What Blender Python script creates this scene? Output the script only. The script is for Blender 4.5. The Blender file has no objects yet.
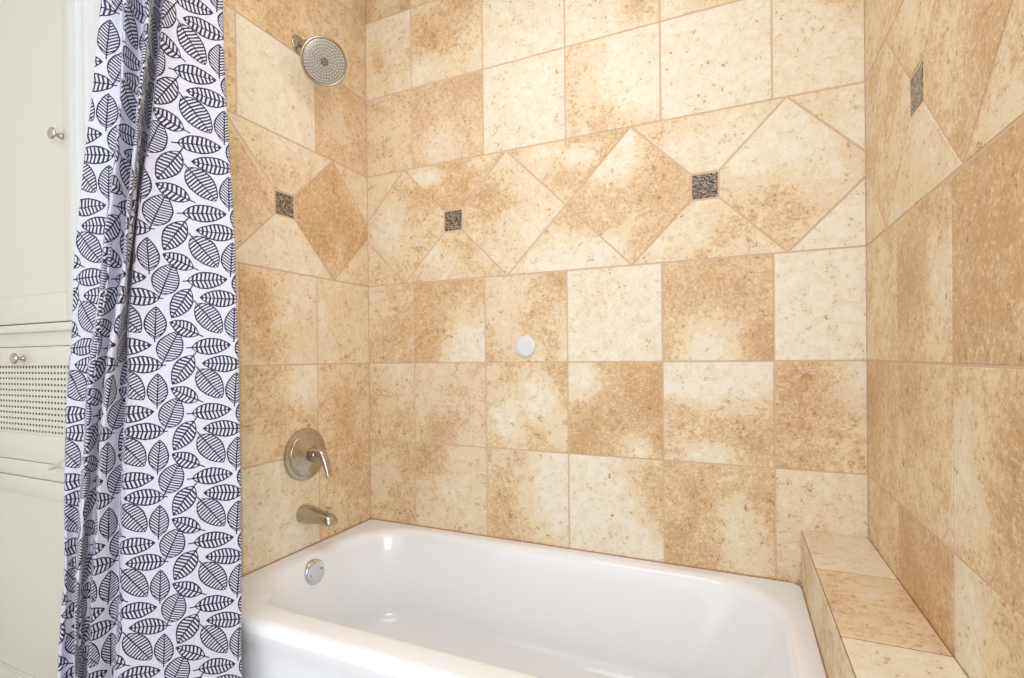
import bpy, bmesh, math, random
from mathutils import Vector, Matrix, Quaternion
R = random.Random(7)
scene = bpy.context.scene
COL = scene.collection
PI = math.pi

# ------------------------------------------------------------------ measures (metres)
T = 0.3112            # tile pitch along the walls
PV = 0.3098           # tile pitch upwards
BH = 0.4434           # height of the diamond band
W = 1.6857            # room width between the tiled walls
Z_T = PV + BH         # top of the band
FLOOR = -1.03
CEIL = 1.52
RIM = -0.631          # top of the tub rim
TUB_X, TUB_Y = 1.525, -0.765
LEDGE_Z = -0.479
FRONT = -0.90         # plane of the cabinet face and of the faucet wall's end
ROOM_Y = -2.7
ROOM_X = -0.86

# ------------------------------------------------------------------ object helpers
def link(o, parent=None):
    COL.objects.link(o)
    if parent is not None:
        o.parent = parent
    return o

def mesh_obj(name, bm, mats, parent=None, smooth=None):
    me = bpy.data.meshes.new(name)
    bm.normal_update()
    bm.to_mesh(me); bm.free()
    if not isinstance(mats, (list, tuple)):
        mats = [mats]
    for m in mats:
        me.materials.append(m)
    o = bpy.data.objects.new(name, me)
    link(o, parent)
    if smooth is not None:
        for p in me.polygons:
            p.use_smooth = True
        if smooth < 179:
            me.set_sharp_from_angle(angle=math.radians(smooth))
    return o

def tag(o, label, cat, group=None):
    o['label'] = label; o['category'] = cat
    if group: o['group'] = group
    return o

def empty(name, loc=(0, 0, 0)):
    o = bpy.data.objects.new(name, None)
    o.empty_display_size = 0.05
    o.location = loc
    link(o)
    return o

def structure(o):
    o['kind'] = 'structure'
    return o

def box(bm, x0, x1, y0, y1, z0, z1, bevel=0.0, seg=2, mi=0):
    tmp = bmesh.new()
    bmesh.ops.create_cube(tmp, size=1)
    for v in tmp.verts:
        v.co = Vector((x0 + (v.co.x + .5) * (x1 - x0), y0 + (v.co.y + .5) * (y1 - y0), z0 + (v.co.z + .5) * (z1 - z0)))
    if bevel > 0:
        bmesh.ops.bevel(tmp, geom=tmp.edges[:], offset=bevel, segments=seg, profile=.5, affect='EDGES')
    bmesh.ops.recalc_face_normals(tmp, faces=tmp.faces[:])
    add(bm, tmp, mi)

def add(bm, tmp, mi=0, M=None):
    vm = {}
    for v in tmp.verts:
        vm[v] = bm.verts.new(M @ v.co if M is not None else v.co)
    for f in tmp.faces:
        try:
            g = bm.faces.new([vm[v] for v in f.verts]); g.material_index = mi; g.smooth = f.smooth
        except ValueError:
            pass
    tmp.free()

def frame_from(axis):
    return Vector((0, 0, 1)).rotation_difference(Vector(axis).normalized()).to_matrix().to_4x4()

def lathe(bm, profile, origin, axis, n=48, mi=0, cap0=True, cap1=True):
    """profile: (radius, height along axis) pairs"""
    M = Matrix.Translation(origin) @ frame_from(axis)
    rings = []
    for r, h in profile:
        if r < 1e-6:
            rings.append([bm.verts.new(M @ Vector((0, 0, h)))])
        else:
            rings.append([bm.verts.new(M @ Vector((r * math.cos(2 * PI * k / n), r * math.sin(2 * PI * k / n), h))) for k in range(n)])
    for a, b in zip(rings, rings[1:]):
        for k in range(n):
            k2 = (k + 1) % n
            if len(a) == 1 and len(b) == 1: continue
            if len(a) == 1: f = bm.faces.new((a[0], b[k2], b[k]))
            elif len(b) == 1: f = bm.faces.new((a[k], a[k2], b[0]))
            else: f = bm.faces.new((a[k], a[k2], b[k2], b[k]))
            f.material_index = mi
    for ring, c in ((rings[0], cap0), (rings[-1], cap1)):
        if c and len(ring) > 1:
            f = bm.faces.new(ring if ring is rings[-1] else ring[::-1]); f.material_index = mi

def catmull(P, n):
    out = []
    for i in range(len(P) - 1):
        p0 = P[max(i - 1, 0)]; p1 = P[i]; p2 = P[i + 1]; p3 = P[min(i + 2, len(P) - 1)]
        for k in range(n):
            t = k / n
            out.append(tuple(.5 * ((2 * b) + (-a + c) * t + (2 * a - 5 * b + 4 * c - d) * t * t + (-a + 3 * b - 3 * c + d) * t ** 3)
                             for a, b, c, d in zip(p0, p1, p2, p3)))
    out.append(tuple(P[-1]))
    return out

def sweep(bm, pts, radii, n=20, mi=0, side=(0, 1, 0)):
    """pts: 3-D points, radii: (across side, across up) per point; closed by rounded caps"""
    pts = [Vector(p) for p in pts]
    rings = []
    side = Vector(side)
    for i, p in enumerate(pts):
        t = (pts[min(i + 1, len(pts) - 1)] - pts[max(i - 1, 0)]).normalized()
        s = (side - t * side.dot(t)).normalized()
        u = t.cross(s).normalized()
        ra, rb = radii[i] if isinstance(radii[i], tuple) else (radii[i], radii[i])
        rings.append([bm.verts.new(p + s * ra * math.cos(2 * PI * k / n) + u * rb * math.sin(2 * PI * k / n)) for k in range(n)])
    for a, b in zip(rings, rings[1:]):
        for k in range(n):
            f = bm.faces.new((a[k], a[(k + 1) % n], b[(k + 1) % n], b[k])); f.material_index = mi
    bm.faces.new(rings[0][::-1]).material_index = mi
    bm.faces.new(rings[-1]).material_index = mi
    bmesh.ops.recalc_face_normals(bm, faces=bm.faces[:])

# ------------------------------------------------------------------ material helpers
def lin(r, g, b):
    f = lambda c: (c / 255 / 12.92) if c / 255 <= .04045 else ((c / 255 + .055) / 1.055) ** 2.4
    return (f(r), f(g), f(b), 1)

class NT:
    def __init__(self, name):
        self.m = bpy.data.materials.new(name); self.m.use_nodes = True
        self.t = self.m.node_tree; self.b = self.t.nodes['Principled BSDF']
    def n(self, typ, **kw):
        x = self.t.nodes.new(typ)
        for k, v in kw.items(): setattr(x, k, v)
        return x
    def l(self, a, b): self.t.links.new(a, b)
    def math(self, op, a, b=None, c=None, clamp=False):
        x = self.n('ShaderNodeMath', operation=op); x.use_clamp = clamp
        for i, v in enumerate((a, b, c)):
            if v is None: continue
            if isinstance(v, (int, float)): x.inputs[i].default_value = v
            else: self.l(v, x.inputs[i])
        return x.outputs[0]
    def vmath(self, op, a, b):
        x = self.n('ShaderNodeVectorMath', operation=op)
        for i, v in enumerate((a, b)):
            if isinstance(v, tuple): x.inputs[i].default_value = v
            else: self.l(v, x.inputs[i])
        return x.outputs[0]
    def noise(self, vec, scale, detail=3, rough=.5, dist=0.0):
        x = self.n('ShaderNodeTexNoise')
        x.inputs['Scale'].default_value = scale; x.inputs['Detail'].default_value = detail
        x.inputs['Roughness'].default_value = rough; x.inputs['Distortion'].default_value = dist
        self.l(vec, x.inputs['Vector']); return x.outputs['Fac']
    def ramp(self, fac, a, b, smooth=True):
        x = self.n('ShaderNodeMapRange'); x.interpolation_type = 'SMOOTHSTEP' if smooth else 'LINEAR'
        x.inputs['From Min'].default_value = a; x.inputs['From Max'].default_value = b
        self.l(fac, x.inputs['Value']); return x.outputs['Result']
    def mix(self, fac, a, b, typ='MIX'):
        x = self.n('ShaderNodeMix', data_type='RGBA', blend_type=typ)
        for s, v in ((x.inputs[0], fac), (x.inputs[6], a), (x.inputs[7], b)):
            if isinstance(v, (int, float)): s.default_value = v
            elif isinstance(v, tuple): s.default_value = v
            else: self.l(v, s)
        return x.outputs[2]
    def bump(self, h, strength, dist):
        x = self.n('ShaderNodeBump'); x.inputs['Strength'].default_value = strength; x.inputs['Distance'].default_value = dist
        self.l(h, x.inputs['Height']); self.l(x.outputs[0], self.b.inputs['Normal'])

def plain(name, col, rough=.5, metal=0.0, coat=0.0, noise=0.0, nscale=40, bump=0.0):
    k = NT(name); k.b.inputs['Base Color'].default_value = col
    k.b.inputs['Roughness'].default_value = rough; k.b.inputs['Metallic'].default_value = metal
    k.b.inputs['Coat Weight'].default_value = coat; k.b.inputs['Coat Roughness'].default_value = .05
    if noise or bump:
        c = k.n('ShaderNodeTexCoord').outputs['Object']
        f = k.noise(c, nscale, 4)
        if noise:
            k.l(k.mix(f, tuple(x * (1 - noise) for x in col[:3]) + (1,), tuple(min(1, x * (1 + noise)) for x in col[:3]) + (1,)), k.b.inputs['Base Color'])
        if bump: k.bump(f, bump, .001)
    return k.m

# --- stone tile
def stone_material():
    k = NT('travertine_tile')
    obj = k.n('ShaderNodeTexCoord').outputs['Object']
    seed = k.n('ShaderNodeAttribute', attribute_name='seed').outputs['Vector']
    tan = k.n('ShaderNodeAttribute', attribute_name='tan').outputs['Fac']
    hue = k.n('ShaderNodeAttribute', attribute_name='hue').outputs['Fac']
    p = k.vmath('ADD', obj, seed)
    n1 = k.noise(p, 7, 7, .6, .35)
    n2 = k.noise(k.vmath('ADD', p, (3.1, 7.7, 1.3)), 28, 6, .7, .7)
    n3 = k.noise(k.vmath('ADD', p, (9.1, 2.7, 5.3)), 120, 4, .75, .2)
    n4 = k.noise(k.vmath('ADD', p, (4.4, 1.2, 8.8)), 75, 5, .78, .8)
    c = lambda n, w: k.math('MULTIPLY', k.math('SUBTRACT', n, .5), w)
    big = k.math('ADD', k.math('ADD', tan, c(n1, 1.05)), c(n2, .95))
    f = k.math('ADD', k.math('ADD', big, c(n4, 1.3)), c(n3, .8))
    m = k.ramp(f, .36, .66)
    edge = k.ramp(k.math('ADD', big, c(n4, .5)), .47, .53)
    m = k.math('ADD', k.math('MULTIPLY', m, .5), k.math('MULTIPLY', edge, .5))
    cream = k.mix(k.ramp(n2, .35, .65), CREAM_A, CREAM_B)
    cream = k.mix(k.math('MULTIPLY', k.ramp(tan, .05, .4), .95), cream, CREAM_C)
    pale = k.ramp(k.math('ADD', big, c(n4, .9)), .30, .17)
    cream = k.mix(k.math('MULTIPLY', pale, .75), cream, k.mix(k.ramp(n2, .35, .65), CREAM_A, CREAM_B))
    tanc = k.mix(k.ramp(k.math('ADD', big, c(n4, 1.4)), .5, 1.0), TAN_A, TAN_B)
    col = k.mix(m, cream, tanc)
    col = k.mix(k.math('MULTIPLY', hue, .5), col, PINK, 'MIX')
    # wandering pale veins
    n5 = k.noise(k.vmath('ADD', p, (1.4, 11.2, 2.8)), 9, 5, .65, 1.8)
    vein = k.math('MULTIPLY', k.ramp(k.math('ABSOLUTE', k.math('SUBTRACT', n5, .5)), .016, .0), k.ramp(n2, .4, .6))
    col = k.mix(k.math('MULTIPLY', vein, .55), col, CREAM_A)
    # grains, flecks and pits of the stone
    col = k.mix(k.math('MULTIPLY', k.ramp(n3, .54, .66), k.math('ADD', .22, k.math('MULTIPLY', m, .45))), col, MOTT)
    col = k.mix(k.math('MULTIPLY', k.ramp(n3, .47, .37), k.math('MULTIPLY', m, k.math('ADD', .25, k.math('MULTIPLY', k.ramp(n2, .56, .44), .5)))), col, CREAM_B)
    pit = k.math('MULTIPLY', k.ramp(n4, .56, .64), k.ramp(n2, .46, .58))
    col = k.mix(k.math('MULTIPLY', pit, .75), col, PIT)
    k.l(col, k.b.inputs['Base Color'])
    k.b.inputs['Roughness'].default_value = .42
    k.b.inputs['Specular IOR Level'].default_value = .35
    h = k.math('SUBTRACT', k.math('ADD', k.math('MULTIPLY', n2, .6), k.math('MULTIPLY', n3, .5)), k.math('MULTIPLY', pit, .6))
    k.bump(h, .22, .0012)
    return k.m
CREAM_A = lin(243, 236, 222); CREAM_B = lin(235, 223, 200); CREAM_C = lin(234, 216, 184)
TAN_A = lin(224, 196, 155); TAN_B = lin(201, 166, 117)
PINK = lin(228, 205, 184); MOTT = lin(196, 155, 107); PIT = lin(150, 104, 66)
STONE = stone_material()
GROUT = plain('tile_grout', lin(216, 188, 164), .85, noise=.06, nscale=60, bump=.2)
def granite():
    k = NT('speckled_granite')
    c = k.n('ShaderNodeTexCoord').outputs['Object']
    v = k.n('ShaderNodeTexVoronoi'); v.inputs['Scale'].default_value = 230; k.l(c, v.inputs['Vector'])
    sep = k.n('ShaderNodeSeparateColor'); k.l(v.outputs['Color'], sep.inputs[0])
    col = k.mix(k.ramp(sep.outputs[0], .35, .5), lin(46, 42, 42), lin(120, 108, 98))
    col = k.mix(k.ramp(sep.outputs[1], .62, .7), col, lin(176, 158, 138))
    col = k.mix(k.math('MULTIPLY', k.ramp(k.noise(c, 60, 3), .5, .62), .5), col, lin(130, 92, 58))
    k.l(col, k.b.inputs['Base Color']); k.b.inputs['Roughness'].default_value = .3
    return k.m
GRANITE = granite()
JOINT = plain('brown_ledge_joint', lin(158, 118, 84), .8, noise=.1, nscale=50)

WHITE_PAINT = plain('white_wall_paint', lin(236, 235, 232), .6, noise=.01)
CAB_PAINT = plain('ivory_cabinet_paint', lin(211, 209, 199), .38, noise=.015, nscale=25, bump=.03)
CASING_PAINT = plain('white_casing_paint', lin(214, 216, 217), .35, noise=.01)
DARK = plain('hamper_shade', lin(88, 82, 74), .9, noise=.05)  # dark colour that paints in the shade behind the hamper holes
PORCELAIN = plain('white_enamel', lin(243, 247, 254), .09, coat=.4, noise=.006, nscale=5)
PLASTIC = plain('white_plastic', lin(226, 228, 232), .35, noise=.01)
CAULK = plain('orange_stained_caulk', lin(203, 150, 112), .6, noise=.15, nscale=30)
FLOORM = plain('grey_floor_vinyl', lin(176, 172, 164), .4, noise=.08, nscale=8)
def metal(name, col, rough, brushed=True):
    k = NT(name); k.b.inputs['Base Color'].default_value = col; k.b.inputs['Metallic'].default_value = 1
    k.b.inputs['Roughness'].default_value = rough
    c = k.n('ShaderNodeTexCoord').outputs['Object']
    mp = k.n('ShaderNodeMapping'); mp.inputs['Scale'].default_value = (30, 400, 400) if brushed else (60, 60, 60); k.l(c, mp.inputs['Vector'])
    f = k.noise(mp.outputs[0], 1, 3)
    k.l(k.math('ADD', rough - .05, k.math('MULTIPLY', f, .1)), k.b.inputs['Roughness'])
    return k.m
NICKEL = metal('brushed_nickel', lin(192, 182, 167), .28)
NICKEL_DARK = metal('brushed_nickel_dark', lin(176, 166, 150), .32)  # slightly darker, rougher nickel
CHROME = metal('chrome', lin(214, 216, 220), .12, False)
FACE = plain('grey_spray_plastic', lin(176, 174, 168), .25, metal=.35, noise=.05, nscale=90)
NOZ = plain('silvery_nozzle', lin(202, 199, 192), .2, metal=.3, noise=.02)
NOZD = plain('dark_nozzle', lin(96, 86, 72), .3, metal=.2, noise=.05)

# ------------------------------------------------------------------ tiled walls
def clip(poly, a, b, c):
    """keep a*s+b*t<=c"""
    out = []
    n = len(poly)
    for i in range(n):
        p, q = poly[i], poly[(i + 1) % n]
        dp, dq = a * p[0] + b * p[1] - c, a * q[0] + b * q[1] - c
        if dp <= 0: out.append(p)
        if (dp < 0 < dq) or (dq < 0 < dp):
            t = dp / (dp - dq)
            out.append((p[0] + t * (q[0] - p[0]), p[1] + t * (q[1] - p[1])))
    return out

G = .0026             # half a grout joint
def tile_poly(planes, inset=G):
    poly = [(-9, -9), (9, -9), (9, 9), (-9, 9)]
    for a, b, c in planes:
        L = math.hypot(a, b)
        poly = clip(poly, a / L, b / L, c / L - inset)
        if len(poly) < 3: return None
    return poly

class Tiler:
    """collects tiles laid on one flat face; to3(s, t, h) gives the point at height h over the face"""
    def __init__(self, to3, smin, smax, tmin, tmax, cell=.017):
        self.to3 = to3; self.b = (smin, smax, tmin, tmax); self.bm = bmesh.new(); self.cell = cell
        self.tan = self.bm.verts.layers.float.new('tan'); self.hue = self.bm.verts.layers.float.new('hue')
        self.seed = self.bm.verts.layers.float_vector.new('seed')
    def tile(self, planes, spec=None, mi=0, bounds=None):
        smin, smax, tmin, tmax = bounds or self.b
        planes = list(planes) + [(-1, 0, -smin + G - .0008), (1, 0, smax + G - .0008), (0, -1, -tmin + G - .0008), (0, 1, tmax + G - .0008)]
        P = tile_poly(planes)
        if not P: return
        full = tile_poly(planes[:-4]) or P
        s0 = min(p[0] for p in P); s1 = max(p[0] for p in P); t0 = min(p[1] for p in P); t1 = max(p[1] for p in P)
        if s1 - s0 < .004 or t1 - t0 < .004: return
        base, blobs, hue = spec if spec else (R.uniform(.2, .7), [(R.random(), R.random(), R.uniform(.2, .4), R.choice((-.4, .4)))], R.uniform(0, .3))
        seed = Vector((R.uniform(0, 40), R.uniform(0, 40), R.uniform(0, 40)))
        front = tile_poly(planes, G + .0009)
        if not front: return
        bm = self.bm; cache = {}
        def vert(s, t):
            key = (round(s, 5), round(t, 5))
            if key not in cache:
                v = bm.verts.new(self.to3(s, t, 0))
                u_, v_ = (s - s0) / (s1 - s0), (t - t0) / (t1 - t0)
                f = base
                for (bu, bv, br, ba) in blobs:
                    f += ba * math.exp(-((u_ - bu) ** 2 + (v_ - bv) ** 2) / (br * br))
                v[self.tan] = f; v[self.hue] = hue; v[self.seed] = seed
                cache[key] = v
            return cache[key]
        c = self.cell
        ns = max(1, math.ceil((s1 - s0) / c)); nt = max(1, math.ceil((t1 - t0) / c))
        ds = (s1 - s0) / ns; dt = (t1 - t0) / nt
        faces = []
        for i in range(ns):
            for j in range(nt):
                q = front
                a0, a1, b0, b1 = s0 + i * ds, s0 + (i + 1) * ds, t0 + j * dt, t0 + (j + 1) * dt
                for pl in ((-1, 0, -a0), (1, 0, a1), (0, -1, -b0), (0, 1, b1)):
                    q = clip(q, *pl)
                    if len(q) < 3: break
                if len(q) < 3: continue
                vs = []
                for p in q:
                    v = vert(*p)
                    if not vs or v is not vs[-1]: vs.append(v)
                if len(vs) > 1 and vs[0] is vs[-1]: vs.pop()
                if len(set(vs)) < 3: continue
                try:
                    f = bm.faces.new(vs); f.material_index = mi; faces.append(f)
                except ValueError: pass
        # edge: a small chamfer, then down to the grout
        cnt = {}
        for f in faces:
            for l in f.loops:
                cnt.setdefault(l.edge, []).append(l)
        cs = sum(p[0] for p in front) / len(front); ct = sum(p[1] for p in front) / len(front)
        low = {}
        inv = {v: kk for kk, v in cache.items()}
        k_out = 1 + .0009 * 2 / max(.01, min(s1 - s0, t1 - t0))
        def lowered(v):
            if v not in low:
                s, t = inv[v]
                a = bm.verts.new(self.to3(cs + (s - cs) * k_out, ct + (t - ct) * k_out, -.0009))
                b = bm.verts.new(self.to3(cs + (s - cs) * k_out, ct + (t - ct) * k_out, -.0022))
                for w in (a, b):
                    w[self.tan] = v[self.tan]; w[self.hue] = v[self.hue]; w[self.seed] = v[self.seed]
                low[v] = (a, b)
            return low[v]
        for e, ls in cnt.items():
            if len(ls) == 1:
                va, vb = ls[0].vert, ls[0].link_loop_next.vert
                a, b = lowered(va), lowered(vb)
                for q in ((vb, va, a[0], b[0]), (b[0], a[0], a[1], b[1])):
                    try: bm.faces.new(q).material_index = mi
                    except ValueError: pass
    def rect(self, s0, s1, t0, t1, spec=None, bounds=None):
        self.tile([(-1, 0, -s0), (1, 0, s1), (0, -1, -t0), (0, 1, t1)], spec, bounds=bounds)

ACCENT_H = .0385
def band(tl, mosaic_s, specs):
    """diamonds between z=PV and z=Z_T; accents at mosaic_s + k*2*hw, every second crossing plain"""
    hw = T / math.sqrt(2); hh = BH / 2; zm = PV + hh
    smin, smax = tl.b[0], tl.b[1]
    acc = []
    h = ACCENT_H + .004 - G
    for j in range(-4, 7):
        x = mosaic_s + j * 2 * hw
        accent = (j % 2 == 0)
        hcut = h if accent else 0
        # triangles above and below the crossing
        up = [(0, 1, Z_T), (1 / hw, -1 / hh, x / hw - zm / hh), (-1 / hw, -1 / hh, -x / hw - zm / hh)]
        dn = [(0, -1, -PV), (1 / hw, 1 / hh, x / hw + zm / hh), (-1 / hw, 1 / hh, -x / hw + zm / hh)]
        if accent:
            up.append((0, -1, -(zm + h))); dn.append((0, 1, zm - h))
        if x + hw > smin and x - hw < smax:
            tl.tile(up, specs.get(('up', j))); tl.tile(dn, specs.get(('dn', j)))
            if accent and smin < x < smax: acc.append((x, zm))
        # diamond to the right of this crossing
        c = x + hw
        d = [(1 / hw, 1 / hh, 1 + c / hw + zm / hh), (-1 / hw, 1 / hh, 1 - c / hw + zm / hh),
             (1 / hw, -1 / hh, 1 + c / hw - zm / hh), (-1 / hw, -1 / hh, 1 - c / hw - zm / hh)]
        if accent: d.append((-1, 0, -(x + h)))
        else: d.append((1, 0, c + hw - h))
        if c + hw > smin and c - hw < smax: tl.tile(d, specs.get(('d', j)))
    return acc

def accent_tile(to3, s, t, parent):
    bm = bmesh.new()
    e = ACCENT_H - .002; f = e - .0015
    ring = lambda r, h: [bm.verts.new(to3(s + a * r, t + b * r, h)) for a, b in ((-1, -1), (1, -1), (1, 1), (-1, 1))]
    A, B, C = ring(e, -.003), ring(e, -.0014), ring(f, -.0004)
    for p, q in ((A, B), (B, C)):
        for i in range(4): bm.faces.new((p[i], p[(i + 1) % 4], q[(i + 1) % 4], q[i]))
    bm.faces.new(C); bm.faces.new(A[::-1])
    bmesh.ops.recalc_face_normals(bm, faces=bm.faces[:])
    o = mesh_obj('accent_tile', bm, GRANITE, parent)
    o['label'] = 'small dark speckled granite square between the tile diamonds'
    return o

def S(base, *blobs, hue=0.0): return (base, list(blobs), hue)
ROWS = {-3: (-3.35 * PV, -2.45 * PV), -2: (-2.45 * PV, -PV), -1: (-PV, 0), 0: (0, PV), 1: (Z_T, Z_T + PV), 2: (Z_T + PV, Z_T + 2 * PV), 3: (Z_T + 2 * PV, Z_T + 3 * PV)}

def make_wall(name, to3, smin, smax, tmin, tmax, first, mosaic, specs, slab, mirror=False):
    tl = Tiler(to3, smin, smax, tmin, tmax)
    for r, (t0, t1) in ROWS.items():
        for c in range(-1, 12):
            s0, s1 = first + c * T, first + (c + 1) * T
            if s1 <= smin + .002 or s0 >= smax - .002 or t1 <= tmin or t0 >= tmax: continue
            sp = specs.get((r, c))
            if sp and r == -2:      # the lowest row runs on behind the tub
                sp = (sp[0], [(u, .31 + .69 * v, q, a) for u, v, q, a in sp[1]], sp[2])
            tl.rect(s0, s1, t0, t1, sp)
    acc = band(tl, mosaic, specs)
    bm = tl.bm
    bmesh.ops.recalc_face_normals(bm, faces=bm.faces[:])
    box(bm, *slab, mi=1)
    o = structure(mesh_obj(name, bm, [STONE, GROUT]))
    for s, t in acc: accent_tile(to3, s, t, o)
    return o

GH = .0013   # grout lies this far behind the tile faces
back_specs = {
    (0, -1): S(.62, (.1, .9, .4, -.35)), (0, 0): S(.78, (1, .0, .55, -.85), (.75, .2, .25, -.3)),
    (0, 1): S(.36, (.95, .95, .3, .5), (.62, .5, .22, .3), (.2, .1, .4, .15), (.85, .15, .15, .25)),
    (0, 2): S(.16, (.1, .5, .3, .1)), (0, 3): S(.68, (.45, .05, .35, -.6), (1, .0, .28, .4), (.3, .6, .3, .1)), (0, 4): S(.06),
    (-1, -1): S(.5, (.6, .9, .3, -.3), (.3, .3, .3, .15)), (-1, 0): S(.42, (.3, .15, .3, .35), (.8, .3, .2, .1), hue=.35),
    (-1, 1): S(.5, (.7, .6, .2, -.55), (.95, .85, .35, .35), (.2, .35, .25, -.25), (.3, .2, .18, -.2)),
    (-1, 2): S(.84, (.12, .85, .28, -.85), (.75, .05, .2, -.6), (.9, .6, .2, .1)),
    (-1, 3): S(.55, (.3, .95, .45, -.65), (.85, .92, .3, -.4), (.45, .05, .22, -.4), (.2, .5, .2, .25), (.8, .2, .25, .2)),
    (-1, 4): S(.72, (1, .85, .35, -.55), (.9, .15, .3, -.3), (.3, .9, .3, .15)),
    (-2, -1): S(.62, (.1, .5, .3, -.3)), (-2, 0): S(.42, (.2, .95, .3, .4), (.6, .5, .3, -.1), hue=.25),
    (-2, 1): S(.6, (1.05, .75, .5, -.8), (.2, .2, .3, .1), hue=.1), (-2, 2): S(.14, (.95, .6, .24, .6), (.75, .9, .2, .3)),
    (-2, 3): S(.62, (.75, .25, .3, -.25), (.55, .5, .2, -.2), (.2, .3, .3, .2)), (-2, 4): S(.3, (.1, .2, .3, .2)),
    (1, -1): S(.55, (.7, .6, .3, -.2), hue=.4), (1, 0): S(.6, (.9, .95, .3, .4), (.4, .2, .3, -.35), (.3, .55, .2, .2), hue=.55),
    (1, 1): S(.16), (1, 2): S(.52, (.95, .65, .55, -.75)), (1, 3): S(.1), (1, 4): S(.2, (.9, .95, .3, .4)),
    (2, -1): S(.32, (.3, .45, .2, .4)), (2, 0): S(.45, (.3, .6, .3, .35), (.1, .2, .25, -.3), (.9, .3, .3, -.15), (.8, .95, .25, .3)),
    (2, 1): S(.14, (.3, .4, .3, .1)), (2, 2): S(.15, (.85, .3, .25, .5)), (2, 3): S(.2, (.6, .2, .3, .45)), (2, 4): S(.25, (.9, .2, .3, .4)),
    ('d', -1): S(.45, (.3, .55, .25, -.3), (.75, .75, .25, .3)), ('up', -2): S(.4), ('dn', -2): S(.55, hue=.2), ('d', -2): S(.4),
    ('up', 0): S(.68, (.2, .75, .2, -.6), (.75, .9, .15, -.4)), ('dn', 0): S(.42, (.2, .6, .25, -.3), (.6, .6, .2, .2)), ('up', -1): S(.4, hue=.4), ('dn', -1): S(.5),
    ('d', 0): S(.33, (.12, .6, .22, .4), (.4, .62, .16, .2)), ('up', 1): S(.58, (.62, .72, .16, -.6), (.3, .9, .2, -.35)),
    ('dn', 1): S(.55, (.45, .1, .4, -.55), (.85, .2, .3, -.2)), ('d', 1): S(.62, (.42, .84, .2, -.85), (.4, .12, .14, -.5)),
    ('up', 2): S(.3, (.55, .5, .3, -.15), (.1, .9, .3, .2)), ('dn', 2): S(.36, (.75, .5, .25, .25), (.3, .5, .25, -.15)),
    ('d', 2): S(.4, (.35, .85, .4, -.6), (.3, .35, .3, .35), (.7, .5, .2, -.1)), ('up', 3): S(.25, (.3, .5, .3, .15)), ('dn', 3): S(.1),
}
wall_back = make_wall('wall_back', lambda s, t, h: Vector((s, -h, t)), 0, W, -2.6 * PV, CEIL, .218, .399, back_specs,
                      (-.12, W + .12, GH, .12, FLOOR, CEIL))
left_specs = {   # s = distance from the back corner
    (0, -1): S(.3, (.5, .8, .3, .15)), (0, 0): S(.3, (.85, .7, .3, .45), (.7, .2, .25, .35)), (0, 1): S(.4),
    (-1, -1): S(.52, (.6, .2, .4, .15)), (-1, 0): S(.6, (.2, .8, .28, -.6), (.85, .2, .2, -.3)), (-1, 1): S(.5),
    (-2, -1): S(.58), (-2, 0): S(.24, (.1, .6, .2, .2)), (-2, 1): S(.4),
    (1, -1): S(.6, (.6, .5, .2, -.25), hue=.35), (1, 0): S(.14), (1, 1): S(.5),
    (2, -1): S(.58, (.5, .4, .4, -.1), hue=.5), (2, 0): S(.62, (.6, .9, .3, -.2)), (2, 1): S(.5), (3, -1): S(.5), (3, 0): S(.5),
    ('d', -1): S(.84, (.08, .8, .2, -.5), (.5, .05, .2, -.3)), ('up', 0): S(.3, (.5, .3, .3, .15)), ('dn', 0): S(.22), ('d', 0): S(.5, (.3, .6, .3, .2), hue=.4),
    ('up', -1): S(.35), ('dn', -1): S(.4), ('up', 1): S(.4), ('dn', 1): S(.45),
}
wall_left = make_wall('wall_left', lambda s, t, h: Vector((h, -s, t)), 0, .893, -2.6 * PV, CEIL, .2736, .411, left_specs,
                      (-.118, -GH, -.893, .12, FLOOR, CEIL))
right_specs = {  # tan tiles, bases raised further to paint in this wall's weaker light
    (0, -1): S(0.52), (0, 0): S(0.65, (.25, .5, .3, .3), (.85, .5, .3, -.35)), (0, 1): S(0.85, (.5, .2, .3, -.1)), (0, 2): S(0.60),
    (-1, -1): S(0.58, (.2, .8, .4, .3)), (-1, 0): S(0.52, (.3, .85, .25, .35)), (-1, 1): S(0.65, (.1, .5, .35, -.45), (.7, .5, .3, .3)), (-1, 2): S(0.70),
    (-2, -1): S(0.52), (-2, 0): S(0.85, (.3, .5, .3, .1)), (-2, 1): S(0.60, (.15, .6, .4, -.5), (.9, .3, .4, .35)), (-2, 2): S(0.70),
    (1, -1): S(0.50), (1, 0): S(0.60), (1, 1): S(0.55),
    ('d', -1): S(0.52, (.5, .5, .4, .05)), ('up', 0): S(0.52), ('dn', 0): S(0.38), ('d', 0): S(0.70, (.45, .5, .25, -.2), (.85, .3, .3, .2)),
    ('up', 1): S(0.60), ('dn', 1): S(0.50), ('up', -1): S(0.50), ('dn', -1): S(0.50),
}
wall_right = make_wall('wall_right', lambda s, t, h: Vector((W - h, -s, t)), 0, 1.78, FLOOR, CEIL, .279, .418, right_specs,
                       (W + GH, W + .12, -1.78, .12, FLOOR, CEIL))  # wall stops short so that light enters from the right

# painted rest of the room
bm = bmesh.new(); box(bm, ROOM_X - .1, W + .12, ROOM_Y, .12, FLOOR - .1, FLOOR); structure(mesh_obj('floor', bm, FLOORM))
bm = bmesh.new(); box(bm, ROOM_X - .1, W + .12, ROOM_Y, .12, CEIL, CEIL + .1); structure(mesh_obj('ceiling', bm, WHITE_PAINT))
bm = bmesh.new(); box(bm, ROOM_X - .1, ROOM_X, ROOM_Y, .12, FLOOR, CEIL); structure(mesh_obj('wall_far_left', bm, WHITE_PAINT))

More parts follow.
